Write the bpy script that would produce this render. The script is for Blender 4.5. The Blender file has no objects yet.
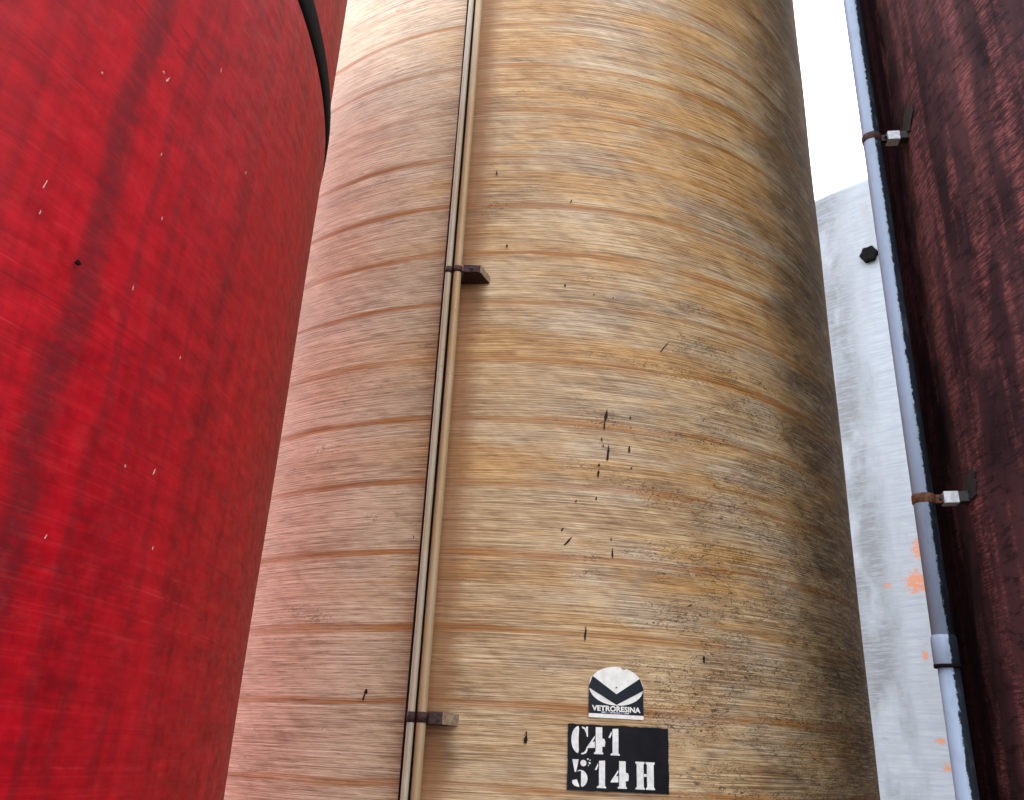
import bpy, bmesh, math, random
from mathutils import Matrix, Vector, noise as mnoise
random.seed(7)
S = bpy.context.scene
COL = S.collection
R_ = math.radians

# ------------------------------------------------------------------ camera
EYE = 1.6
cam = bpy.data.cameras.new('camera')
cam.sensor_fit = 'HORIZONTAL'; cam.sensor_width = 36.0; cam.lens = 30.155
cam.clip_start = 0.05; cam.clip_end = 5000
camo = bpy.data.objects.new('camera', cam); COL.objects.link(camo)
camo.matrix_world = Matrix(((0.9988, -0.0485, 0.0, 0.0),
                            (-0.0186, -0.3836, -0.9233, 0.0),
                            (0.0448, 0.9222, -0.3840, EYE),
                            (0, 0, 0, 1)))
S.camera = camo

# ------------------------------------------------------------------ sky, sun, exposure
SUN_AZ, SUN_EL = R_(-32), R_(50)          # azimuth clockwise from +Y (view direction)
W = bpy.data.worlds.new('World'); S.world = W; W.use_nodes = True
wn = W.node_tree; wn.nodes.clear()
sky = wn.nodes.new('ShaderNodeTexSky'); sky.sky_type = 'NISHITA'; sky.sun_disc = False
sky.sun_elevation = SUN_EL; sky.sun_rotation = SUN_AZ
sky.air_density = 1.0; sky.dust_density = 4.0; sky.ozone_density = 1.0
hs = wn.nodes.new('ShaderNodeHueSaturation'); hs.inputs['Saturation'].default_value = 0.25
wmix = wn.nodes.new('ShaderNodeMixRGB'); wmix.inputs[0].default_value = 0.8
wmix.inputs[2].default_value = (4.3, 4.4, 4.6, 1)      # even overcast veil
bg = wn.nodes.new('ShaderNodeBackground'); bg.inputs['Strength'].default_value = 0.15
wo = wn.nodes.new('ShaderNodeOutputWorld')
wn.links.new(sky.outputs[0], hs.inputs['Color']); wn.links.new(hs.outputs[0], wmix.inputs[1])
wn.links.new(wmix.outputs[0], bg.inputs['Color']); wn.links.new(bg.outputs[0], wo.inputs['Surface'])
sl = bpy.data.lights.new('sun', 'SUN'); sl.energy = 2.9; sl.angle = R_(3); sl.color = (1.0, 0.95, 0.88)
so = bpy.data.objects.new('sun', sl); COL.objects.link(so)
sd = Vector((math.sin(SUN_AZ)*math.cos(SUN_EL), math.cos(SUN_AZ)*math.cos(SUN_EL), math.sin(SUN_EL)))
so.rotation_euler = sd.to_track_quat('Z', 'Y').to_euler()
S.view_settings.view_transform = 'Standard'; S.view_settings.look = 'None'
S.cycles.max_bounces = 5; S.cycles.diffuse_bounces = 3; S.cycles.glossy_bounces = 2
S.view_settings.gamma = 1.0; S.view_settings.exposure = 2.48

# ------------------------------------------------------------------ node helpers
class Mat:
    def __init__(s, name):
        s.m = bpy.data.materials.new(name); s.m.use_nodes = True
        s.t = s.m.node_tree; s.n = s.t.nodes; s.b = s.n['Principled BSDF']
        s._uv = None
    def put(s, sock, v):
        if isinstance(v, bpy.types.NodeSocket): s.t.links.new(v, sock)
        elif isinstance(v, (tuple, list)) and len(v) == 3 and sock.type == 'RGBA': sock.default_value = (*v, 1)
        else: sock.default_value = v
    def uv(s):
        if not s._uv: s._uv = s.n.new('ShaderNodeUVMap').outputs[0]
        return s._uv
    def math(s, op, a, b=0.0, clamp=False):
        n = s.n.new('ShaderNodeMath'); n.operation = op; n.use_clamp = clamp
        s.put(n.inputs[0], a); s.put(n.inputs[1], b); return n.outputs[0]
    def vec(s, v, mul, add=(0, 0, 0)):
        n = s.n.new('ShaderNodeVectorMath'); n.operation = 'MULTIPLY_ADD'
        s.put(n.inputs[0], v); n.inputs[1].default_value = mul; n.inputs[2].default_value = add; return n.outputs[0]
    def noise(s, v, mul, add=(0, 0, 0), detail=4, rough=0.55, dist=0.0):
        n = s.n.new('ShaderNodeTexNoise'); n.inputs['Scale'].default_value = 1.0
        n.inputs['Detail'].default_value = detail; n.inputs['Roughness'].default_value = rough
        n.inputs['Distortion'].default_value = dist
        s.put(n.inputs['Vector'], s.vec(v, mul, add)); return n.outputs['Fac']
    def ss(s, v, lo, hi, a=0.0, b=1.0):                       # smoothstep
        n = s.n.new('ShaderNodeMapRange'); n.interpolation_type = 'SMOOTHSTEP'
        for i, x in enumerate((v, lo, hi, a, b)): s.put(n.inputs[i], x)
        return n.outputs[0]
    def mix(s, f, a, b, mode='MIX'):
        n = s.n.new('ShaderNodeMixRGB'); n.blend_type = mode
        s.put(n.inputs[0], f); s.put(n.inputs[1], a); s.put(n.inputs[2], b); return n.outputs[0]
    def ramp(s, f, stops):
        n = s.n.new('ShaderNodeValToRGB'); e = n.color_ramp.elements
        while len(e) < len(stops): e.new(0.5)
        for x, (p, c) in zip(e, stops): x.position = p; x.color = (*c, 1)
        s.put(n.inputs[0], f); return n.outputs[0]
    def sep(s, v):
        n = s.n.new('ShaderNodeSeparateXYZ'); s.put(n.inputs[0], v); return n.outputs
    def rot(s, v, ang):
        n = s.n.new('ShaderNodeVectorRotate'); n.rotation_type = 'Z_AXIS'
        s.put(n.inputs['Vector'], v); n.inputs['Angle'].default_value = ang; return n.outputs[0]
    def bump(s, h, strength, dist, prev=None):
        n = s.n.new('ShaderNodeBump'); n.inputs['Strength'].default_value = strength
        n.inputs['Distance'].default_value = dist; s.put(n.inputs['Height'], h)
        if prev: s.put(n.inputs['Normal'], prev)
        return n.outputs[0]
    def out(s, col=None, rough=None, spec=None, normal=None, coat=None, coat_rough=None, metal=None):
        for k, v in (('Base Color', col), ('Roughness', rough), ('Specular IOR Level', spec), ('Normal', normal),
                     ('Coat Weight', coat), ('Coat Roughness', coat_rough), ('Metallic', metal)):
            if v is not None: s.put(s.b.inputs[k], v)
        return s.m
    def blob(s, u0, v0, ru, rv):                              # 1 inside an ellipse on the shell, 0 outside
        n = s.n.new('ShaderNodeVectorMath'); n.operation = 'LENGTH'
        s.put(n.inputs[0], s.vec(s.uv(), (1/ru, 1/rv, 0), (-u0/ru, -v0/rv, 0)))
        return s.ss(n.outputs['Value'], 1.0, 0.2)
    def obj(s):
        return s.n.new('ShaderNodeTexCoord').outputs['Object']

RAD = 1.872

def mat_tan():
    m = Mat('wound_fibreglass_tan'); uv = m.uv(); u, v, _ = m.sep(uv)
    wob = m.math('MULTIPLY', m.math('SUBTRACT', m.noise(uv, (0.9, 0.5, 1), (3, 1, 0), 2), 0.5), 0.06)
    v2 = m.math('ADD', v, wob)
    fc = m.n.new('ShaderNodeFloatCurve'); m.put(fc.inputs['Value'], m.math('DIVIDE', v2, 9.0))
    zs = [(0.0, -1.336), (1.774, 5), (2.042, 6), (2.336, 7), (2.623, 8), (2.90, 9), (3.177, 10), (3.454, 11), (3.71, 12), (3.969, 13), (8.969, 30.86)]
    c = fc.mapping.curves[0]
    while len(c.points) < len(zs): c.points.new(0.5, 0.5)
    for p, (z, k) in zip(c.points, zs): p.location = (z/9.0, (k+2)/40.0); p.handle_type = 'VECTOR'
    fc.mapping.update()
    ph = m.math('SUBTRACT', m.math('MULTIPLY', fc.outputs[0], 40.0), 1.5)
    d = m.math('MULTIPLY', m.math('ABSOLUTE', m.math('SUBTRACT', m.math('FRACT', ph), 0.5)), 0.28)
    f1 = m.noise(uv, (1.6, 210, 1), (0, 0, 0), 3, 0.62)          # wound strands
    f2 = m.noise(uv, (9, 330, 1), (5, 0, 0), 2, 0.6)
    f3 = m.noise(uv, (2.6, 55, 1), (2, 3, 0), 3, 0.6)
    patch = m.noise(uv, (2.4, 4.5, 1), (4, 4, 4), 5, 0.64)
    d = m.math('ADD', d, m.math('MULTIPLY', m.math('SUBTRACT', f3, 0.5), 0.024))
    low = m.noise(uv, (1.5, 4.2, 1), (9, 4, 0), 2)
    wid = m.ss(low, 0.3, 0.72, 0.012, 0.026)
    band = m.ss(d, wid, m.math('MULTIPLY', wid, 0.45))
    fade = m.math('MULTIPLY', m.ss(m.noise(uv, (1.3, 3.1, 1), (1, 7, 2), 2), 0.38, 0.56, 0.62, 1.0), m.ss(f3, 0.30, 0.5, 0.65, 1.0))
    fade = m.math('MULTIPLY', fade, m.ss(m.noise(uv, (0.45, 7.0, 1), (3, 4.4, 2), 2), 0.40, 0.56, m.ss(v, 3.9, 4.3, 0.78, 0.25), 1.0))
    glint = m.noise(m.rot(uv, 0.62), (5.0, 22, 1), (8, 1, 0), 3, 0.6)
    t = m.math('MULTIPLY', f1, 0.74)
    for x, w in ((f2, 0.48), (f3, 0.14), (patch, 0.30), (glint, 0.24)):
        t = m.math('ADD', t, m.math('MULTIPLY', x, w))
    t = m.ss(t, 0.74, 1.18)
    pale = m.ramp(t, [(0.0, (0.17, 0.105, 0.066)), (0.28, (0.38, 0.26, 0.165)), (0.55, (0.545, 0.415, 0.275)), (0.8, (0.67, 0.545, 0.395)), (1.0, (0.80, 0.71, 0.57))])
    warm = m.ramp(t, [(0.0, (0.17, 0.08, 0.026)), (0.35, (0.42, 0.23, 0.082)), (0.7, (0.60, 0.37, 0.155)), (1.0, (0.74, 0.53, 0.28))])
    wm = m.ss(m.math('ADD', m.noise(uv, (0.55, 4.2, 1), (6, 2, 1), 4, 0.62), m.ss(v, 3.2, 4.8, 0.0, 0.07)), 0.49, 0.62)
    col = m.mix(m.math('MULTIPLY', wm, 0.72), pale, warm)
    # brighter light on the side by the red tank, painted as a paler colour
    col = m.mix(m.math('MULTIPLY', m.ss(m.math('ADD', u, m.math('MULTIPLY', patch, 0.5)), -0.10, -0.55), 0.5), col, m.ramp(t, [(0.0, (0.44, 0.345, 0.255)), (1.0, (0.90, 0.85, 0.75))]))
    bcol = m.mix(m.ss(f1, 0.35, 0.65), (0.25, 0.095, 0.022), (0.49, 0.235, 0.075))
    col = m.mix(m.math('MULTIPLY', m.math('MULTIPLY', band, fade), 0.95), col, bcol)
    col = m.mix(1.0, col, m.mix(m.ss(u, -0.55, -0.2), (1.0, 0.975, 0.91), (0.91, 0.82, 0.66)), 'MULTIPLY')  # tint also keeps the left side brighter, its stronger light put into the colour
    gw = m.math('MULTIPLY', m.ss(m.noise(uv, (1.6, 5.5, 1), (8, 3, 5), 5, 0.66), 0.46, 0.64), m.ss(u, -0.3, 0.5, 0.35, 0.75))
    col = m.mix(m.math('MULTIPLY', gw, 0.62), col, m.ramp(t, [(0.0, (0.10, 0.085, 0.07)), (0.5, (0.36, 0.305, 0.245)), (1.0, (0.62, 0.56, 0.47))]))
    # mildew: grows over the flank that stays damp, patchy, following the windings
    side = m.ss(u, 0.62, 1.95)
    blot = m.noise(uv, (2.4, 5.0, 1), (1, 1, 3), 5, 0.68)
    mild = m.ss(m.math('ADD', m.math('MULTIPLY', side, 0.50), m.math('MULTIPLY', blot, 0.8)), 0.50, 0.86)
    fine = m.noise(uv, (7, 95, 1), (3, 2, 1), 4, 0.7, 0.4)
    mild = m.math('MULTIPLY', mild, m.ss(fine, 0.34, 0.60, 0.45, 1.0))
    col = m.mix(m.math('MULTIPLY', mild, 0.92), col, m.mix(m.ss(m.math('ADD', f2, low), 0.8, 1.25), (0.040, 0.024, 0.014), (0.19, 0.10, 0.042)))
    # black crazing threads
    cz = m.noise(uv, (13, 34, 1), (7, 2, 1), 3, 0.62, 1.8)
    line = m.ss(m.math('ABSOLUTE', m.math('SUBTRACT', cz, 0.5)), 0.026, 0.007)
    zone = m.ss(m.math('ADD', m.math('MULTIPLY', m.math('MULTIPLY', m.ss(u, -0.1, 0.9), m.ss(v, 4.4, 2.4)), 0.22), m.noise(uv, (2.6, 7, 1), (4, 6, 8), 4, 0.62)), 0.58, 0.73)
    col = m.mix(m.math('MULTIPLY', m.math('MULTIPLY', line, zone), 0.92), col, (0.03, 0.024, 0.02))
    # fine dark flecks along the fibres
    fl = m.ss(m.noise(uv, (24, 190, 1), (2, 2, 5), 3, 0.7), 0.60, 0.70)
    fl = m.math('MULTIPLY', fl, m.math('MAXIMUM', m.math('MULTIPLY', zone, 0.9), m.ss(m.noise(uv, (2.0, 5, 1), (3, 9, 1), 3), 0.48, 0.66)))
    col = m.mix(m.math('MULTIPLY', fl, 0.7), col, (0.04, 0.03, 0.026))
    # run-off stains under the two pipe brackets
    st = m.math('MAXIMUM', m.blob(-0.33, 1.60, 0.12, 0.13), m.blob(-0.33, 3.46, 0.10, 0.10))
    st = m.math('MULTIPLY', st, m.ss(fine, 0.2, 0.6, 0.5, 1.0))
    col = m.mix(m.math('MULTIPLY', st, 0.7), col, (0.07, 0.04, 0.018))
    # rusty run-off plus painted shade of the tubes, in one strip beside them
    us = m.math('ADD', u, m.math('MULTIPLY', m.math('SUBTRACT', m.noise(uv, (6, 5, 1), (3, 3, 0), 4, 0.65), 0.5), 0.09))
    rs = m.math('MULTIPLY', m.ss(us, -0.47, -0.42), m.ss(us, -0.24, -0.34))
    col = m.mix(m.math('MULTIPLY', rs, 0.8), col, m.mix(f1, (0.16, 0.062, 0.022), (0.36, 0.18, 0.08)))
    # thin dark winding lines, sharper than the grain
    tl = m.ss(m.math('ABSOLUTE', m.math('SUBTRACT', m.noise(uv, (1.4, 120, 1), (1, 8, 3), 2, 0.5), 0.5)), 0.030, 0.008)
    tl = m.math('MULTIPLY', tl, m.ss(m.math('ADD', glint, f3), 0.9, 1.15))
    col = m.mix(m.math('MULTIPLY', tl, 0.78), col, (0.14, 0.08, 0.048))
    rough = m.ss(m.math('ADD', f1, mild), 0.3, 1.2, 0.36, 0.7)
    h = m.math('ADD', m.math('MULTIPLY', f1, 0.6), m.math('MULTIPLY', f2, 0.4))
    nb = m.bump(h, 0.4, 0.004)
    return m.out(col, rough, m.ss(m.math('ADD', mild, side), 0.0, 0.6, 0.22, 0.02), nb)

def mat_red():
    m = Mat('red_gelcoat'); uv = m.uv(); u, v, _ = m.sep(uv)
    run = m.noise(uv, (9.0, 0.5, 1), (3, 0, 0), 4, 0.6)
    run2 = m.noise(uv, (40, 1.4, 1), (1, 5, 0), 4, 0.65)
    cloud = m.noise(uv, (12, 22, 1), (2, 2, 2), 5, 0.70)
    t = m.math('ADD', m.math('MULTIPLY', run, 0.30), m.math('ADD', m.math('MULTIPLY', run2, 0.24), m.math('MULTIPLY', cloud, 0.46)))
    col = m.ramp(m.ss(t, 0.30, 0.72), [(0.0, (0.14, 0.0008, 0.004)), (0.4, (0.28, 0.001, 0.006)), (0.75, (0.385, 0.0015, 0.009)), (1.0, (0.48, 0.006, 0.014))])
    # grimy runs down the wall, each at its own place
    jit = m.math('MULTIPLY', m.math('SUBTRACT', m.noise(uv, (4, 2.2, 1), (0, 3, 0), 4), 0.5), 0.10)
    uj = m.math('ADD', u, jit)
    brk = m.ss(m.noise(uv, (30, 60, 1), (1, 2, 1), 5, 0.7), 0.28, 0.60, 0.35, 1.0)
    for u0, w, k in ((2.335, 0.046, 0.82), (2.43, 0.016, 0.5), (2.495, 0.018, 0.38), (2.60, 0.012, 0.3), (2.70, 0.03, 0.2), (2.16, 0.02, 0.25)):
        g = m.ss(m.math('ABSOLUTE', m.math('SUBTRACT', uj, u0)), w, w*0.25)
        col = m.mix(m.math('MULTIPLY', m.math('MULTIPLY', g, brk), k), col, (0.11, 0.006, 0.010))
    # hoop scratches from winding, pale and dark
    scr = m.noise(uv, (1.3, 150, 1), (6, 1, 0), 3, 0.6)
    sm = m.math('MULTIPLY', m.ss(scr, 0.60, 0.72), m.ss(cloud, 0.42, 0.60))
    col = m.mix(m.math('MULTIPLY', sm, 0.45), col, (0.54, 0.05, 0.055))
    sd_ = m.math('MULTIPLY', m.ss(m.noise(uv, (1.1, 110, 1), (2, 6, 0), 3), 0.60, 0.70), m.ss(cloud, 0.62, 0.46))
    col = m.mix(m.math('MULTIPLY', sd_, 0.85), col, (0.14, 0.003, 0.008))
    dense = m.noise(uv, (1.8, 260, 1), (9, 2, 0), 2, 0.6)
    col = m.mix(m.ss(m.math('MULTIPLY', dense, m.ss(cloud, 0.3, 0.6, 0.85, 1.1)), 0.54, 0.74, 0.0, 0.10), col, (0.55, 0.06, 0.065)); col = m.mix(m.ss(dense, 0.46, 0.28, 0.0, 0.30), col, (0.12, 0.002, 0.006))
    bloom = m.ss(m.noise(uv, (16, 18, 1), (5, 5, 1), 5, 0.72), 0.52, 0.72)
    col = m.mix(m.math('MULTIPLY', bloom, 0.12), col, (0.46, 0.07, 0.07))
    rough = m.ss(m.noise(uv, (22, 40, 1), (0, 0, 0), 5, 0.7), 0.3, 0.7, 0.40, 0.58)
    nb = m.bump(m.noise(uv, (3.0, 90, 1), (0, 0, 0), 3), 0.10, 0.002)
    return m.out(col, rough, 0.17, nb)

def mat_dark():
    m = Mat('weathered_oxblood_gelcoat'); uv = m.uv(); u, v, _ = m.sep(uv)
    f1 = m.noise(uv, (9, 110, 1), (0, 0, 0), 4, 0.68)
    f2 = m.noise(uv, (30, 260, 1), (3, 1, 0), 3, 0.65)
    colm = m.noise(uv, (10, 0.7, 1), (2, 1, 0), 4, 0.6)
    pat = m.noise(uv, (7, 3.0, 1), (5, 5, 0), 5, 0.68)
    base = m.mix(m.ss(m.noise(uv, (4.5, 1.6, 1), (1, 1, 0), 4), 0.35, 0.65), (0.024, 0.011, 0.015), (0.075, 0.032, 0.038))
    t = m.math('ADD', m.math('MULTIPLY', colm, 0.9), m.math('MULTIPLY', pat, 0.7))
    zone = m.ss(t, 0.74, 0.96)
    scr = m.ss(m.math('ADD', m.math('MULTIPLY', f1, 0.6), m.math('MULTIPLY', f2, 0.5)), 0.48, 0.66)
    w = m.math('MULTIPLY', zone, m.ss(scr, 0.0, 1.0, 0.12, 1.0))
    col = m.mix(w, base, m.mix(f2, (0.15, 0.036, 0.045), (0.38, 0.14, 0.14)))
    sl_ = m.math('MULTIPLY', m.ss(m.noise(uv, (3.0, 80, 1), (7, 3, 0), 3, 0.6), 0.60, 0.70), m.ss(pat, 0.48, 0.62))
    col = m.mix(m.math('MULTIPLY', sl_, 0.6), col, (0.24, 0.07, 0.075))
    dk = m.ss(m.noise(uv, (12, 34, 1), (4, 1, 3), 5, 0.72), 0.50, 0.62)
    col = m.mix(m.math('MULTIPLY', dk, 0.65), col, (0.009, 0.005, 0.008))
    side_dk = m.ss(m.math('ADD', u, m.math('MULTIPLY', m.math('SUBTRACT', pat, 0.5), 0.25)), -3.16, -3.34)   # turns black beside the pipe
    col = m.mix(m.math('MULTIPLY', side_dk, 0.85), col, (0.004, 0.004, 0.006))
    nb = m.bump(m.math('ADD', f1, f2), 0.3, 0.003)
    return m.out(col, 0.7, m.ss(side_dk, 0, 1, 0.10, 0.0), nb)

def mat_pale():
    m = Mat('pale_gelcoat'); uv = m.uv(); u, v, _ = m.sep(uv)
    f1 = m.noise(uv, (3.5, 50, 1), (0, 0, 0), 4, 0.62)
    f2 = m.noise(uv, (14, 130, 1), (3, 1, 0), 3, 0.6)
    pat = m.noise(uv, (3.2, 1.0, 1), (5, 2, 0), 5, 0.66)
    col = m.mix(m.ss(f1, 0.3, 0.7), (0.265, 0.30, 0.35), (0.345, 0.38, 0.43))
    g = m.math('MULTIPLY', m.ss(pat, 0.45, 0.66), m.ss(m.math('ADD', f1, m.math('MULTIPLY', f2, 0.7)), 0.70, 1.0, 0.2, 1.0))
    col = m.mix(m.math('MULTIPLY', g, 0.6), col, (0.25, 0.25, 0.26))
    cr = m.math('MULTIPLY', m.ss(m.noise(uv, (9, 45, 1), (3, 8, 0), 5, 0.7), 0.58, 0.68), m.ss(pat, 0.40, 0.6))
    col = m.mix(m.math('MULTIPLY', cr, 0.55), col, (0.16, 0.15, 0.15))
    dc = m.math('MULTIPLY', m.ss(m.math('ABSOLUTE', m.math('ADD', u, m.math('ADD', 2.47, m.math('MULTIPLY', m.math('SUBTRACT', pat, 0.5), 0.5)))), 0.24, 0.03), m.ss(m.math('ADD', f1, m.math('MULTIPLY', f2, 0.6)), 0.52, 0.90))
    dc = m.math('MULTIPLY', dc, m.ss(m.noise(uv, (3, 1.6, 1), (7, 7, 0), 4), 0.34, 0.52))
    col = m.mix(m.math('MULTIPLY', dc, 0.74), col, (0.10, 0.10, 0.105))
    # flaked spots where the orange undercoat shows
    sp = m.blob(-2.10, 2.170, 0.10, 0.12)
    for a in ((-2.150, 1.955, 0.12, 0.12), (-2.07, 2.060, 0.05, 0.10), (-2.165, 1.500, 0.035, 0.05), (-2.14, 1.000, 0.05, 0.03), (-2.11, 0.860, 0.06, 0.05), (-2.34, 1.950, 0.04, 0.03)):
        sp = m.math('MAXIMUM', sp, m.blob(*a))
    fl = m.ss(m.math('ADD', m.noise(uv, (30, 44, 1), (2, 2, 7), 5, 0.78), m.math('MULTIPLY', sp, 0.21)), 0.60, 0.67)
    fl = m.math('MULTIPLY', fl, m.ss(sp, 0.05, 0.3))
    col = m.mix(m.math('MULTIPLY', fl, 0.85), col, (0.52, 0.18, 0.07))
    nb = m.bump(f1, 0.2, 0.004)
    return m.out(col, 0.5, 0.4, nb)

def mat_simple(name, c, c2=None, rough=0.5, scale=30, spec=0.4, metal=0.0, bump=0.0, mul=(1, 1, 1), lo=0.35, hi=0.65):
    m = Mat(name); o = m.obj()
    n = m.noise(o, tuple(scale*k for k in mul), (0.3, 0.7, 0.1), 6, 0.62)
    col = m.mix(m.ss(n, lo, hi), c, c2 or tuple(k*0.8 for k in c))
    nb = m.bump(n, bump, 0.002) if bump else None
    return m.out(col, m.ss(n, 0.3, 0.7, rough*0.85, min(1, rough*1.15)), spec, nb, metal=metal)

def mat_drain():
    m = Mat('blue_grey_pvc'); o = m.obj(); geo = m.n.new('ShaderNodeNewGeometry')
    n = m.noise(o, (14, 14, 3), (0, 0, 0), 5, 0.6); nf = m.noise(o, (110, 110, 60), (0, 0, 0), 5, 0.75)
    col = m.mix(n, (0.235, 0.315, 0.455), (0.31, 0.395, 0.525))
    # algae crust on the tank-facing side of the pipe, with a ragged edge (object space of the pipe)
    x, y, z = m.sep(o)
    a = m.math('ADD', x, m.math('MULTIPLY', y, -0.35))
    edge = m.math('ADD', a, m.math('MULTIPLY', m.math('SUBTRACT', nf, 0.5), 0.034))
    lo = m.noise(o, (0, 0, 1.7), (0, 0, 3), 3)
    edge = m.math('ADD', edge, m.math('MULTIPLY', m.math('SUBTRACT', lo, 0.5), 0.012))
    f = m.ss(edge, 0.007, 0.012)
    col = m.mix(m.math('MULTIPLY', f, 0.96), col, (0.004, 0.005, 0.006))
    dull = m.ss(m.noise(o, (30, 30, 8), (1, 4, 0), 6, 0.7), 0.5, 0.7)
    col = m.mix(m.math('MULTIPLY', dull, 0.25), col, (0.13, 0.155, 0.20))
    return m.out(col, m.ss(f, 0, 1, 0.42, 0.95), m.ss(f, 0, 1, 0.35, 0.03))

def mat_tube(name='cream_pvc_tube', k=(1, 1, 1)):
    m = Mat(name); o = m.obj()
    n = m.noise(o, (40, 40, 5), (0, 0, 0), 5, 0.65); n2 = m.noise(o, (120, 120, 60), (4, 0, 0), 5, 0.7)
    z = m.sep(o)[2]
    col = m.mix(n, (0.23, 0.16, 0.085), (0.48, 0.39, 0.25))
    col = m.mix(m.math('MULTIPLY', m.ss(m.noise(o, (2, 2, 1.3), (0, 0, 2), 3), 0.4, 0.62), 0.6), col, m.mix(n, (0.29, 0.26, 0.225), (0.54, 0.50, 0.44)))
    d = m.math('MULTIPLY', m.ss(n2, 0.56, 0.70), m.ss(n, 0.45, 0.6))
    col = m.mix(m.math('MULTIPLY', d, 0.7), col, (0.09, 0.06, 0.04))
    col = m.mix(1.0, col, k, 'MULTIPLY')
    return m.out(col, 0.45, 0.45)

M = dict(
    tan=mat_tan(), red=mat_red(), dark=mat_dark(), pale=mat_pale(), drain=mat_drain(), tube=mat_tube(), tube2=mat_tube('tan_pvc_tube', (0.98, 0.82, 0.61)),
    bitumen=mat_simple('black_bitumen', (0.003, 0.003, 0.003), (0.009, 0.008, 0.0075), 0.9, 40, 0.08, bump=0.5),
    tar=mat_simple('brown_black_tar', (0.008, 0.006, 0.005), (0.035, 0.022, 0.014), 0.7, 120, 0.2, lo=0.5, hi=0.7),
    cable_and_gap_shade=mat_simple('black_cable_and_gap_shade', (0.004, 0.004, 0.004), (0.009, 0.008, 0.007), 0.85, 30, 0.1),
    rust=mat_simple('rusty_strap', (0.14, 0.055, 0.022), (0.055, 0.022, 0.012), 0.75, 90, 0.3, bump=0.5),
    brown=mat_simple('brown_painted_steel', (0.055, 0.024, 0.022), (0.024, 0.011, 0.011), 0.7, 60, 0.3, bump=0.4),
    wood=mat_simple('weathered_bracket_side', (0.36, 0.26, 0.175), (0.20, 0.13, 0.085), 0.7, 45, 0.3, bump=0.4),
    galv=mat_simple('galvanised_steel', (0.62, 0.66, 0.70), (0.42, 0.46, 0.50), 0.5, 70, 0.4, metal=0.0),
    darkst=mat_simple('dark_steel', (0.012, 0.013, 0.016), (0.03, 0.028, 0.028), 0.6, 60, 0.4),
    white=mat_simple('white_vinyl', (0.80, 0.79, 0.76), (0.68, 0.67, 0.64), 0.4, 45, 0.4),
    stencil=mat_simple('white_stencil_paint', (0.78, 0.78, 0.77), (0.64, 0.64, 0.62), 0.6, 60, 0.3),
    navy=mat_simple('navy_print', (0.003, 0.006, 0.011), (0.006, 0.010, 0.018), 0.5, 60, 0.2),
    black=mat_simple('black_panel_paint', (0.003, 0.003, 0.004), (0.008, 0.0085, 0.012), 0.6, 18, 0.15),
    green=mat_simple('faded_green_print', (0.62, 0.72, 0.58), (0.78, 0.79, 0.75), 0.45, 80, 0.4, lo=0.3, hi=0.55),
    grey=mat_simple('worn_grey_print', (0.55, 0.56, 0.58), (0.25, 0.26, 0.29), 0.45, 90, 0.4),
    chip=mat_simple('chalky_chip', (0.55, 0.36, 0.30), (0.38, 0.17, 0.15), 0.7, 60, 0.3),
    concrete=mat_simple('worn_concrete', (0.075, 0.07, 0.063), (0.045, 0.042, 0.038), 0.85, 0.9, 0.2),
)

# ------------------------------------------------------------------ mesh helpers
def finish(name, bm, mat, parent=None, smooth=False):
    me = bpy.data.meshes.new(name); bm.to_mesh(me); bm.free()
    if smooth:
        for p in me.polygons: p.use_smooth = True
    me.materials.append(M[mat] if isinstance(mat, str) else mat)
    o = bpy.data.objects.new(name, me); COL.objects.link(o); o.parent = parent
    return o

def thing(name, label, cat, loc=(0, 0, 0), group=None):
    o = bpy.data.objects.new(name, None); COL.objects.link(o); o.location = loc
    o.empty_display_size = 0.2
    o['label'] = label; o['category'] = cat
    if group: o['group'] = group
    return o

def lathe(prof, seg=192, wob=0.0, seed=0.0, ru=RAD, us=1.0):
    """Revolve (r, z) profile; theta = 0 faces -Y, grows towards +X. UV = arc length, height in metres."""
    bm = bmesh.new(); lay = bm.loops.layers.uv.new('UVMap')
    rows = []
    for r, z in prof:
        row = []
        for i in range(seg):
            th = -math.pi + 2*math.pi*i/seg
            rr = r
            if wob and r > 0.01:
                rr += wob*mnoise.noise((math.cos(th)*2.2, math.sin(th)*2.2 + seed, z*1.1))
            row.append(bm.verts.new((rr*math.sin(th), -rr*math.cos(th), z)))
        rows.append(row)
    for j in range(len(prof)-1):
        for i in range(seg):
            k = (i+1) % seg
            f = bm.faces.new((rows[j][i], rows[j][k], rows[j+1][k], rows[j+1][i]))
            ua = (-math.pi + 2*math.pi*i/seg)*ru; ub = (-math.pi + 2*math.pi*(i+1)/seg)*ru
            for lp, (uu, vv) in zip(f.loops, ((ua/us, prof[j][1]/us), (ub/us, prof[j][1]/us), (ub/us, prof[j+1][1]/us), (ua/us, prof[j+1][1]/us))):
                lp[lay].uv = (uu, vv)
    return bm

def steps(r, z0, z1, dz=0.12):
    n = max(1, int(round((z1-z0)/dz)))
    return [(r, z0+(z1-z0)*i/n) for i in range(n+1)]

def surf(th, z, off=0.0, rad=RAD):
    """Point on a tank shell, in the tank's own coordinates."""
    r = rad+off
    return Vector((r*math.sin(th), -r*math.cos(th), z))

def wrap(bm, th0, z0, off, cut=0.02):
    """Bend a flat XY mesh (x = along the shell, y = up) round the shell at th0, z0; its z is height off the shell."""
    xs = [v.co.x for v in bm.verts]; x = math.floor(min(xs)/cut)*cut + cut
    while x < max(xs):
        g = bm.verts[:]+bm.edges[:]+bm.faces[:]
        bmesh.ops.bisect_plane(bm, geom=g, dist=1e-6, plane_co=(x, 0, 0), plane_no=(1, 0, 0)); x += cut
    for v in bm.verts: v.co = surf(th0+v.co.x/RAD, z0+v.co.y, off+v.co.z)
    return bm

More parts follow.
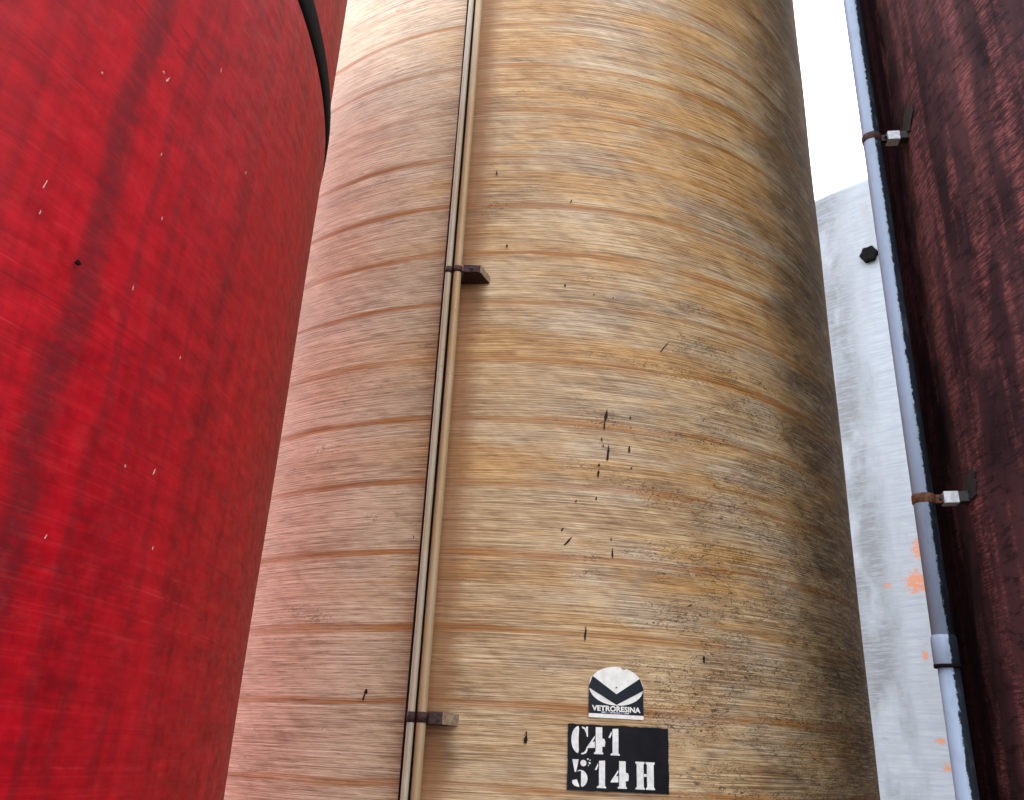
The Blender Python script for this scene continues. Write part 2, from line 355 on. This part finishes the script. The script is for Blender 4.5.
def plate(polys, thick=0.0008):
    """Flat polygons given as lists of (x, y), made into thin solid pieces."""
    bm = bmesh.new()
    for p in polys:
        a = sum(p[i][0]*p[(i+1) % len(p)][1]-p[(i+1) % len(p)][0]*p[i][1] for i in range(len(p)))
        if a < 0: p = p[::-1]
        vs = [bm.verts.new((x, y, 0)) for x, y in p]
        f = bm.faces.new(vs)
        r = bmesh.ops.extrude_face_region(bm, geom=[f])
        for v in r['geom']:
            if isinstance(v, bmesh.types.BMVert): v.co.z += thick
    bmesh.ops.triangulate(bm, faces=bm.faces[:])
    bmesh.ops.recalc_face_normals(bm, faces=bm.faces[:])
    return bm

def tube_bm(pts, r, seg=20, cap=True):
    """Round tube along points in a mostly straight line; r may be a list."""
    bm = bmesh.new(); rings = []
    for i, p in enumerate(pts):
        p = Vector(p); a = Vector(pts[max(0, i-1)]); b = Vector(pts[min(len(pts)-1, i+1)])
        d = (b-a).normalized(); s = d.cross(Vector((0, 1, 0))) if abs(d.y) < 0.9 else d.cross(Vector((1, 0, 0)))
        s.normalize(); t = d.cross(s); rr = r[i] if isinstance(r, (list, tuple)) else r
        rings.append([bm.verts.new(p + s*rr*math.cos(2*math.pi*k/seg) + t*rr*math.sin(2*math.pi*k/seg)) for k in range(seg)])
    for j in range(len(rings)-1):
        for k in range(seg):
            bm.faces.new((rings[j][k], rings[j][(k+1) % seg], rings[j+1][(k+1) % seg], rings[j+1][k]))
    if cap: bm.faces.new(rings[0][::-1]); bm.faces.new(rings[-1])
    bmesh.ops.recalc_face_normals(bm, faces=bm.faces[:])
    return bm

def prism(poly, z0, z1, bev=0.0, mats=None):
    bm = bmesh.new()
    lo = [bm.verts.new((x, y, z0)) for x, y in poly]; hi = [bm.verts.new((x, y, z1)) for x, y in poly]
    n = len(poly)
    bm.faces.new(lo[::-1]); bm.faces.new(hi)
    for i in range(n): bm.faces.new((lo[i], lo[(i+1) % n], hi[(i+1) % n], hi[i]))
    bmesh.ops.recalc_face_normals(bm, faces=bm.faces[:])
    if bev: bmesh.ops.bevel(bm, geom=bm.edges[:], offset=bev, segments=2, affect='EDGES', profile=0.5)
    return bm

def obox(center, ax, ay, az, bev=0.0):
    """Box with half-extent vectors ax, ay, az."""
    bm = bmesh.new(); bmesh.ops.create_cube(bm, size=2.0)
    mt = Matrix((ax, ay, az)).transposed()
    for v in bm.verts: v.co = mt @ v.co + Vector(center)
    bmesh.ops.recalc_face_normals(bm, faces=bm.faces[:])
    if bev: bmesh.ops.bevel(bm, geom=bm.edges[:], offset=bev, segments=2, affect='EDGES', profile=0.5)
    return bm

def move(bm, v):
    for x in bm.verts: x.co += Vector(v)
    return bm

# ------------------------------------------------------------------ ground
bm = bmesh.new(); bmesh.ops.create_grid(bm, x_segments=8, y_segments=8, size=1500)
g = finish('ground', bm, 'concrete'); g['kind'] = 'structure'

# ------------------------------------------------------------------ tanks
def tank(name, label, mat, xy, top, seed, split=None, rim=True, rad=RAD, k=1.0):
    t = thing(name, label, 'tank', (xy[0], xy[1], 0), 'fibreglass storage tanks standing in rows')
    if split:
        z1, z2 = split
        finish('lower_shell', lathe([(RAD, 0.0)] + steps(RAD, 0.05, z1-0.03) + [(RAD-0.004, z1-0.01), (RAD-0.012, z1)], wob=0.006, seed=seed), mat, t, True)
        finish('joint_band', lathe([(RAD-0.03, z1-0.012), (RAD-0.002, z1-0.012), (RAD+0.003, z1+0.01)] + steps(RAD+0.003, z1+0.03, z2-0.03, 0.03) + [(RAD-0.004, z2), (RAD-0.03, z2)], wob=0.008, seed=seed), 'bitumen', t, True)
        finish('upper_shell', lathe([(RAD-0.03, z2-0.01), (RAD-0.010, z2-0.008)] + steps(RAD-0.010, z2+0.005, top), wob=0.006, seed=seed), mat, t, True)
    else:
        finish('shell', lathe(steps(rad, 0.0, top), wob=0.006, seed=seed, ru=rad, us=k), mat, t, True)
    r = rad
    if rim: finish('top_rim', lathe([(r-0.02, top-0.05), (r+0.012, top-0.05), (r+0.014, top+0.01), (r-0.0, top+0.022), (r-0.06, top+0.02)]), mat, t, True)
    n = 10
    sh = [] if rim else [(r-0.12*(1-math.cos(R_(15*i))), top-0.001+0.12*math.sin(R_(15*i))) for i in range(6)]
    r0, zt = (r-0.05, top+0.015) if rim else (r-0.12, top+0.119)
    finish('roof', lathe(sh+[(r0-r0*i/n*0.999, zt+0.42*math.sin(math.pi/2*i/n)) for i in range(n+1)], seg=192, ru=rad, us=k), mat, t, True)
    finish('foot_flange', lathe([(r-0.01, 0.12), (r+0.03, 0.11), (r+0.05, 0.0)], seg=96), mat, t, True)
    return t

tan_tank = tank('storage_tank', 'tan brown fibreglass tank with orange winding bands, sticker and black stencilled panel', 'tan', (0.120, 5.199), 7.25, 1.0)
red_tank = tank('storage_tank', 'glossy bright red tank with a black joint band around it', 'red', (-2.446, 1.771), 5.3, 21.0, (3.34, 3.44))
dark_tank = tank('storage_tank', 'dark oxblood red weathered tank with a blue grey drainpipe along it', 'dark', (3.461, 2.635), 7.25, 42.0)
pale_tank = tank('storage_tank', 'large pale whitish blue tank with orange flaked spots, standing behind the others', 'pale', (9.26, 15.44), 10.14, 63.0, None, False, 5.94, 2.0)

# ---- tar drips on the tan tank: (theta, z, width, height, lean)
def drop(w, h, lean=0.0, tail=1.0):
    n = 10; pts = []
    for i in range(n):
        a = 2*math.pi*i/n; x = math.sin(a)*w/2; y = -math.cos(a)*h/2
        k = (y+h/2)/h; x *= 1.25-tail*k
        x += lean*y + random.uniform(-0.2, 0.2)*w
        pts.append((x, y))
    return pts
for th, z, w, h, ln in [(-0.1302, 4.150, .010, .030, 0), (0.0588, 4.000, .010, .022, .2), (-0.0944, 3.745, .013, .018, 0), (0.0489, 3.548, .012, .014, 0), (0.118, 3.515, .008, .010, 0), (0.165, 3.51, .008, .008, 0),
                        (0.1485, 2.945, .020, .062, .12), (0.1450, 2.900, .006, .050, .05), (0.2055, 2.944, .011, .014, 0), (0.2060, 2.900, .006, .008, 0), (0.139, 2.832, .009, .018, -.2), (0.142, 2.806, .010, .010, 0),
                        (0.1540, 2.778, .013, .078, .10), (0.2026, 2.804, .012, .036, 0), (0.133, 2.720, .010, .012, 0), (0.1317, 2.683, .013, .036, .1), (0.207, 2.722, .012, .010, 0.5), (0.127, 2.578, .008, .014, 0),
                        (0.083, 2.56, .012, .012, 0), (0.1632, 2.361, .014, .046, 0), (0.1600, 2.415, .007, .014, 0), (0.055, 2.44, .012, .014, .6), (0.068, 2.395, .014, .040, .9), (0.2936, 3.306, .007, .065, .75),
                        (0.1069, 2.046, .013, .062, .05), (-0.0053, 1.668, .018, .046, .1), (-0.335, 1.805, .020, .020, 0), (-0.339, 1.785, .010, .030, .2), (0.3666, 1.985, .012, .034, 0), (-0.262, 2.395, .008, .016, 0)]:
    finish('tar_drip', wrap(plate([drop(w*0.78, h*0.95, ln)], 0.002), th, z, 0.004), 'tar', tan_tank)

# ---- chalky chips on the red tank
for th, z, w, h, ln in [(1.2751, 2.705, .006, .018, .4), (1.268, 2.71, .010, .006, 0), (1.1851, 2.353, .005, .022, .2), (1.1879, 2.307, .005, .010, 0), (1.2954, 2.294, .004, .014, 0), (1.3368, 2.007, .004, .008, 0), (1.3778, 2.022, .004, .016, .3),
                        (1.345, 2.85, .004, .016, 0), (1.29, 2.56, .004, .008, 0), (1.205, 2.60, .006, .006, 0), (1.43, 2.72, .003, .010, 0), (1.38, 2.24, .003, .008, 0), (1.27, 1.86, .003, .010, .3), (1.40, 1.90, .003, .008, 0), (1.31, 2.45, .003, .010, 0)]:
    finish('paint_chip', wrap(plate([drop(w*0.6, h*0.75, ln)], 0.001), th, z, 0.004), 'chip', red_tank)
finish('bitumen_speck', wrap(plate([drop(.012, .008, 0)], 0.004), 1.231, 2.270, 0.004), 'bitumen', red_tank)

# ---- hexagonal plug on the pale tank
def hexplug():
    bm = bmesh.new(); c = surf(-0.731, 8.82, 0.0, 5.94); n = Vector((c.x, c.y, 0)).normalized(); s = Vector((-n.y, n.x, 0)); up = Vector((0, 0, 1))
    rings = []
    for d, r, k in ((-0.04, 0.08, 1), (0.024, 0.08, 1), (0.024, 0.125, 6), (0.08, 0.125, 6), (0.092, 0.106, 6)):
        ring = []
        for i in range(24):
            a = 2*math.pi*i/24+0.25; rr = r
            if k == 6: rr = r*(1+0.10*math.cos(6*a))
            ring.append(bm.verts.new(c+n*d+s*rr*math.cos(a)+up*rr*math.sin(a)))
        rings.append(ring)
    for j in range(len(rings)-1):
        for i in range(24): bm.faces.new((rings[j][i], rings[j][(i+1) % 24], rings[j+1][(i+1) % 24], rings[j+1][i]))
    bm.faces.new(rings[-1]); bmesh.ops.recalc_face_normals(bm, faces=bm.faces[:])
    return bm
finish('plug', hexplug(), 'bitumen', pale_tank)

# ------------------------------------------------------------------ twin tubes on the tan tank
run = thing('tube_run', 'pair of thin cream tubes with black cable on brown brackets down the tan tank', 'pipes', (-0.28, 3.27, 0))
def wav(x, y, z0, z1, amp, seed, n=60):
    return [(x+amp*mnoise.noise((seed, z0+(z1-z0)*i/n*0.8, 0)), y+amp*mnoise.noise((seed+9, z0+(z1-z0)*i/n*0.8, 0)), z0+(z1-z0)*i/n) for i in range(n+1)]
finish('tube', tube_bm(wav(0.0135, 0.0, 0.05, 7.1, 0.004, 1), 0.0175, 20), 'tube2', run, True)
finish('tube', tube_bm(wav(-0.0265, 0.006, 0.05, 7.1, 0.002, 4), 0.0135, 16), 'tube', run, True)
finish('cable_and_gap_shade', tube_bm(wav(-0.043, 0.020, 0.05, 7.1, 0.003, 7), 0.006, 10), 'cable_and_gap_shade', run, True)
finish('cable_and_gap_shade', tube_bm(wav(-0.0095, 0.016, 0.05, 7.1, 0.001, 11), 0.005, 10), 'cable_and_gap_shade', run, True)  # added black strand standing in for the shade in the gap between the tubes
for zb, zt, fr, br in ((3.547, 3.583, 0.112, 0.153), (1.695, 1.737, 0.087, 0.138)):
    # local coordinates: origin at (-0.28, 3.27)
    b = finish('bracket', prism([(-0.05, 0.026), (0.040, 0.026), (0.040, -0.022), (fr, -0.022), (br, 0.078), (-0.05, 0.098)], zb, zt, 0.002), 'brown', run)
    finish('side_plate', prism([(fr+0.0015, -0.020), (fr+0.0055, -0.020), (br+0.005, 0.076), (br+0.001, 0.076)], zb+0.001, zt-0.001), 'wood', b)
    for cx, cy, r in ((0.0135, 0.0, 0.0195), (-0.0265, 0.006, 0.0155)):
        finish('clip', tube_bm([(cx, cy, zb+0.004), (cx, cy, zt-0.002)], r, 20), 'brown', b, True)
    finish('bolt', tube_bm([(0.075, -0.030, (zb+zt)/2), (0.075, -0.020, (zb+zt)/2)], 0.006, 6), 'darkst', b)

# ------------------------------------------------------------------ drainpipe on the dark tank
PX, PY = 1.463, 2.894
dp = thing('drain_pipe', 'blue grey plastic drainpipe with rusty clamps fixed to the dark red tank', 'pipe', (PX, PY, 0))
pr = 0.035
finish('pipe', tube_bm([(0, 0, 1.965), (0, 0, 3), (0, 0, 4), (0, 0, 5), (0, 0, 6), (0, 0, 7.2)], pr, 32), 'drain', dp, True)
finish('lower_pipe', tube_bm([(0.003, 0, 0.02), (0.003, 0, 1), (0.003, 0, 1.955)], pr-0.0015, 32), 'drain', dp, True)
zc = 1.94
finish('coupling', tube_bm([(0, 0, zc), (0, 0, zc+0.004), (0, 0, zc+0.075), (0, 0, zc+0.088), (0, 0, zc+0.095)], [0.0375, 0.0405, 0.0405, 0.039, 0.0355], 32), 'drain', dp, True)
finish('seal_ring', tube_bm([(0, 0, zc-0.008), (0, 0, zc+0.002)], 0.0415, 32), 'bitumen', dp, True)
# tank wall direction from the pipe
for zc_, th, zf, tint in ((4.072, -1.698, 4.13, 'brown'), (2.500, -1.690, 2.535, 'rust')):
    cl = finish('clamp', tube_bm([(0, 0, zc_-0.017), (0, 0, zc_-0.013), (0, 0, zc_+0.013), (0, 0, zc_+0.017)], [pr+0.001, pr+0.0035, pr+0.0035, pr+0.001], 32, False), tint, dp, True)
    wallp = Vector((3.461-PX, 2.635-PY, 0))+surf(th, 0, 0.0); d = Vector((wallp.x, wallp.y, 0)); L = d.length; d.normalize(); s = Vector((-d.y, d.x, 0)); up = Vector((0, 0, 1))
    # clamp ears and bolt
    for k in (-1, 1):
        finish('clamp_ear', obox(d*(pr+0.014)+s*0.007*k+up*zc_, d*0.014, s*0.0025, up*0.015, 0.0008), tint, cl)
    finish('bolt', tube_bm([d*(pr+0.018)-s*0.024+up*zc_, d*(pr+0.018)+s*0.024+up*zc_], 0.005, 6), 'darkst', cl)
    finish('stud', tube_bm([d*(pr+0.02)+up*zc_, d*(L-0.06)+up*zc_], 0.007, 10), 'darkst', cl)
    br = finish('bracket', obox(d*(L-0.058)+up*(zc_+0.002), d*0.024, s*0.024, up*0.021, 0.002), 'galv', dp)
    finish('foot', obox(d*(L-0.016)+up*(zc_+0.004), d*0.018, s*0.022, up*0.018, 0.001), 'darkst', br)
    pad = [(0.058*math.cos(a)*(1+random.uniform(-0.3, 0.3)), 0.05*math.sin(a)*(1+random.uniform(-0.3, 0.3))+0.25*0.058*math.cos(a)) for a in [2*math.pi*k/18 for k in range(22)]]
    bm = move(wrap(plate([pad], 0.004), th+0.02, zf, 0.002), (3.461-PX, 2.635-PY, 0))
    finish('bonded_pad', bm, 'darkst', br)

# ------------------------------------------------------------------ maker's sticker on the tan tank
SU = 0.000304
TH_S, Z_S = 0.1711, 1.748
tloc = tan_tank.location
st = thing('maker_sticker', 'small arched sticker with navy chevron and white VETRORESINA lettering on the tan tank', 'sticker', tloc)
# units: x 0..690 left to right, y up from the bottom edge, 0..645
def su(pts): return [((x-345)*SU, y*SU*0.905) for x, y in pts]
def ell(cx, cy, rx, ry, a0, a1, n=28): return [(cx+rx*math.cos(a0+(a1-a0)*i/n), cy+ry*math.sin(a0+(a1-a0)*i/n)) for i in range(n+1)]
CX, CY, RX, RY = 345, 402, 343, 258
arch = [(0, 0), (690, 0), (688, CY)]
for x, y in ell(CX, CY, RX, RY, 0, math.pi, 40):
    if 418 < x < 462 and y > CY: y -= 22 + random.uniform(-6, 6)       # torn nick
    arch.append((x, y))
arch += [(2, CY)]
finish('backing', wrap(plate([su(arch)], 0.001), TH_S, Z_S, 0.0045), 'white', st)
low = [(0, 52), (690, 52), (690, CY)] + ell(CX, CY-8, RX, RY-26, 0, -math.pi, 40) + [(0, CY)]
finish('navy_field', wrap(plate([su(low)], 0.0006), TH_S, Z_S, 0.0057), 'navy', st)
def on_arch(x):
    return CY+RY*math.sqrt(max(0, 1-((x-CX)/RX)**2))
chev = [(3, CY+10), (45, on_arch(45)-2), (345, 308), (645, on_arch(645)-2), (687, CY+10), (687, CY-30), (345, 172), (3, CY-30)]
finish('chevron', wrap(plate([su(chev)], 0.0006), TH_S, Z_S, 0.0066), 'navy', st)
ring = []
for a in range(14):
    a0 = a*2*math.pi/14; ring.append(su(ell(340, 500, 84, 78, a0, a0+0.32, 4)+ell(340, 500, 70, 65, a0+0.32, a0, 4)))
finish('faded_emblem', wrap(plate(ring, 0.0003), TH_S, Z_S, 0.0058), 'green', st)
finish('pin_hole', wrap(plate([su(ell(345, 392, 11, 9, 0, 2*math.pi*0.95, 10))], 0.0006), TH_S, Z_S, 0.0058), 'black', st)

def text_bm(s, width, height, bold=0.0):
    cu = bpy.data.curves.new('lettering', 'FONT'); cu.body = s; cu.size = 1.0; cu.offset = bold; cu.align_x = 'LEFT'; cu.resolution_u = 3
    o = bpy.data.objects.new('lettering_tmp', cu); COL.objects.link(o)
    dg = bpy.context.evaluated_depsgraph_get(); dg.update()
    me = bpy.data.meshes.new_from_object(o.evaluated_get(dg))
    bm = bmesh.new(); bm.from_mesh(me)
    bpy.data.objects.remove(o); bpy.data.curves.remove(cu); bpy.data.meshes.remove(me)
    x0 = min(v.co.x for v in bm.verts); x1 = max(v.co.x for v in bm.verts); y0 = min(v.co.y for v in bm.verts); y1 = max(v.co.y for v in bm.verts)
    for v in bm.verts:
        v.co.x = (v.co.x-x0)/(x1-x0)*width; v.co.y = (v.co.y-y0)/(y1-y0)*height; v.co.z = 0
    bmesh.ops.triangulate(bm, faces=bm.faces[:])
    return bm
tb = text_bm('VETRORESINA', 610*SU, 64*SU, 0.034)
for v in tb.verts: v.co.x += (40-345)*SU; v.co.y += 76*SU
finish('lettering', wrap(tb, TH_S, Z_S, 0.0068, 0.03), 'white', st)
dash = []; x = 155
for w in (52, 9, 9, 120, 8, 8, 58):
    dash.append(su([(x, 62), (x+w, 62), (x+w, 78), (x, 78)])); x += w+14
finish('small_print', wrap(plate(dash, 0.0003), TH_S, Z_S, 0.0064), 'grey', st)

# ------------------------------------------------------------------ stencilled number panel on the tan tank
PU = 0.000409
TH_P, Z_P = 0.0755, 1.723                    # top left corner
pn = thing('stencil_panel', 'black painted panel stencilled C41 and 514 H in white on the tan tank', 'sign', tloc)
def pu(pts, dx=0, dy=0): return [((x-45+dx)*PU, -(y+dy)*PU) for x, y in pts]
edge = []
for i in range(24): edge.append((45+930*i/24, random.uniform(-3, 3)))
for i in range(14): edge.append((975+random.uniform(-4, 4), 540*i/14))
for i in range(24): edge.append((975-930*i/24, 540+random.uniform(-3, 3)))
for i in range(14): edge.append((45+random.uniform(-3, 3), 540-540*i/14))
finish('panel', wrap(plate([pu(edge)], 0.0008), TH_P, Z_P, 0.0045), 'black', pn)
def arc(cx, cy, rx, ry, a0, a1, n=10): return [(cx+rx*math.cos(R_(a0+(a1-a0)*i/n)), cy+ry*math.sin(R_(a0+(a1-a0)*i/n))) for i in range(n+1)]
GL = {
 'C': [arc(143, 130, 68, 112, 275, 85, 16)[::-1] + [(148, 25), (140, 60), (137, 130), (140, 200), (148, 236)][0:0],
       [(168, 20), (184, 24), (200, 34), (208, 20), (222, 20), (222, 104), (214, 104), (204, 70), (188, 42), (168, 34)],
       [(164, 240), (186, 234), (204, 214), (214, 184), (222, 188), (220, 214), (208, 238), (186, 248), (164, 250)]],
 '4': [[(292, 20), (352, 20), (352, 112), (372, 116), (380, 140), (376, 178), (352, 180), (352, 222), (362, 232), (362, 242), (278, 242), (278, 232), (292, 222)],
       [(216, 186), (284, 92), (284, 112), (262, 146), (284, 140), (284, 192), (216, 196)]],
 '1': [[(446, 24), (500, 20), (500, 222), (511, 232), (511, 242), (428, 242), (428, 232), (446, 222)],
       [(408, 98), (436, 44), (440, 62), (424, 100)]],
 '5': [[(86, 20), (142, 20), (132, 70), (120, 122), (108, 122)],
       arc(184, 48, 27, 26, 0, 340, 14),
       [(214, 12), (228, 6), (232, 18), (220, 22)], [(236, 20), (250, 16), (244, 30)], [(228, 40), (242, 36), (252, 52), (238, 56)], [(222, 60), (234, 62), (230, 74)],
       [(126, 116), (150, 104)] + arc(160, 172, 62, 68, -75, 75, 12) + [(165, 232), (165, 112)],
       [(88, 190), (128, 180), (150, 232), (148, 242), (108, 232), (90, 214)]],
 'H': [[(656, 20), (742, 20), (742, 32), (732, 42), (732, 224), (742, 234), (742, 244), (656, 244), (656, 234), (668, 224), (668, 42), (656, 32)],
       [(752, 20), (838, 20), (838, 32), (828, 42), (828, 224), (838, 234), (838, 244), (752, 244), (752, 234), (764, 224), (764, 42), (752, 32)],
       [(736, 118), (761, 118), (761, 140), (736, 140)]],
}
GL['C'][0] = arc(142, 130, 68, 112, 95, 265, 16) + [(142, 40), (138, 130), (142, 220)]
for ch, dx, dy in (('C', 0, 0), ('4', 0, 0), ('1', 0, 4), ('5', 0, 272), ('1', -122, 272), ('4', 214, 270), ('H', 0, 268)):
    finish('stencil_character', wrap(plate([pu(p, dx, dy) for p in GL[ch]], 0.0005), TH_P, Z_P, 0.0055), 'stencil', pn)
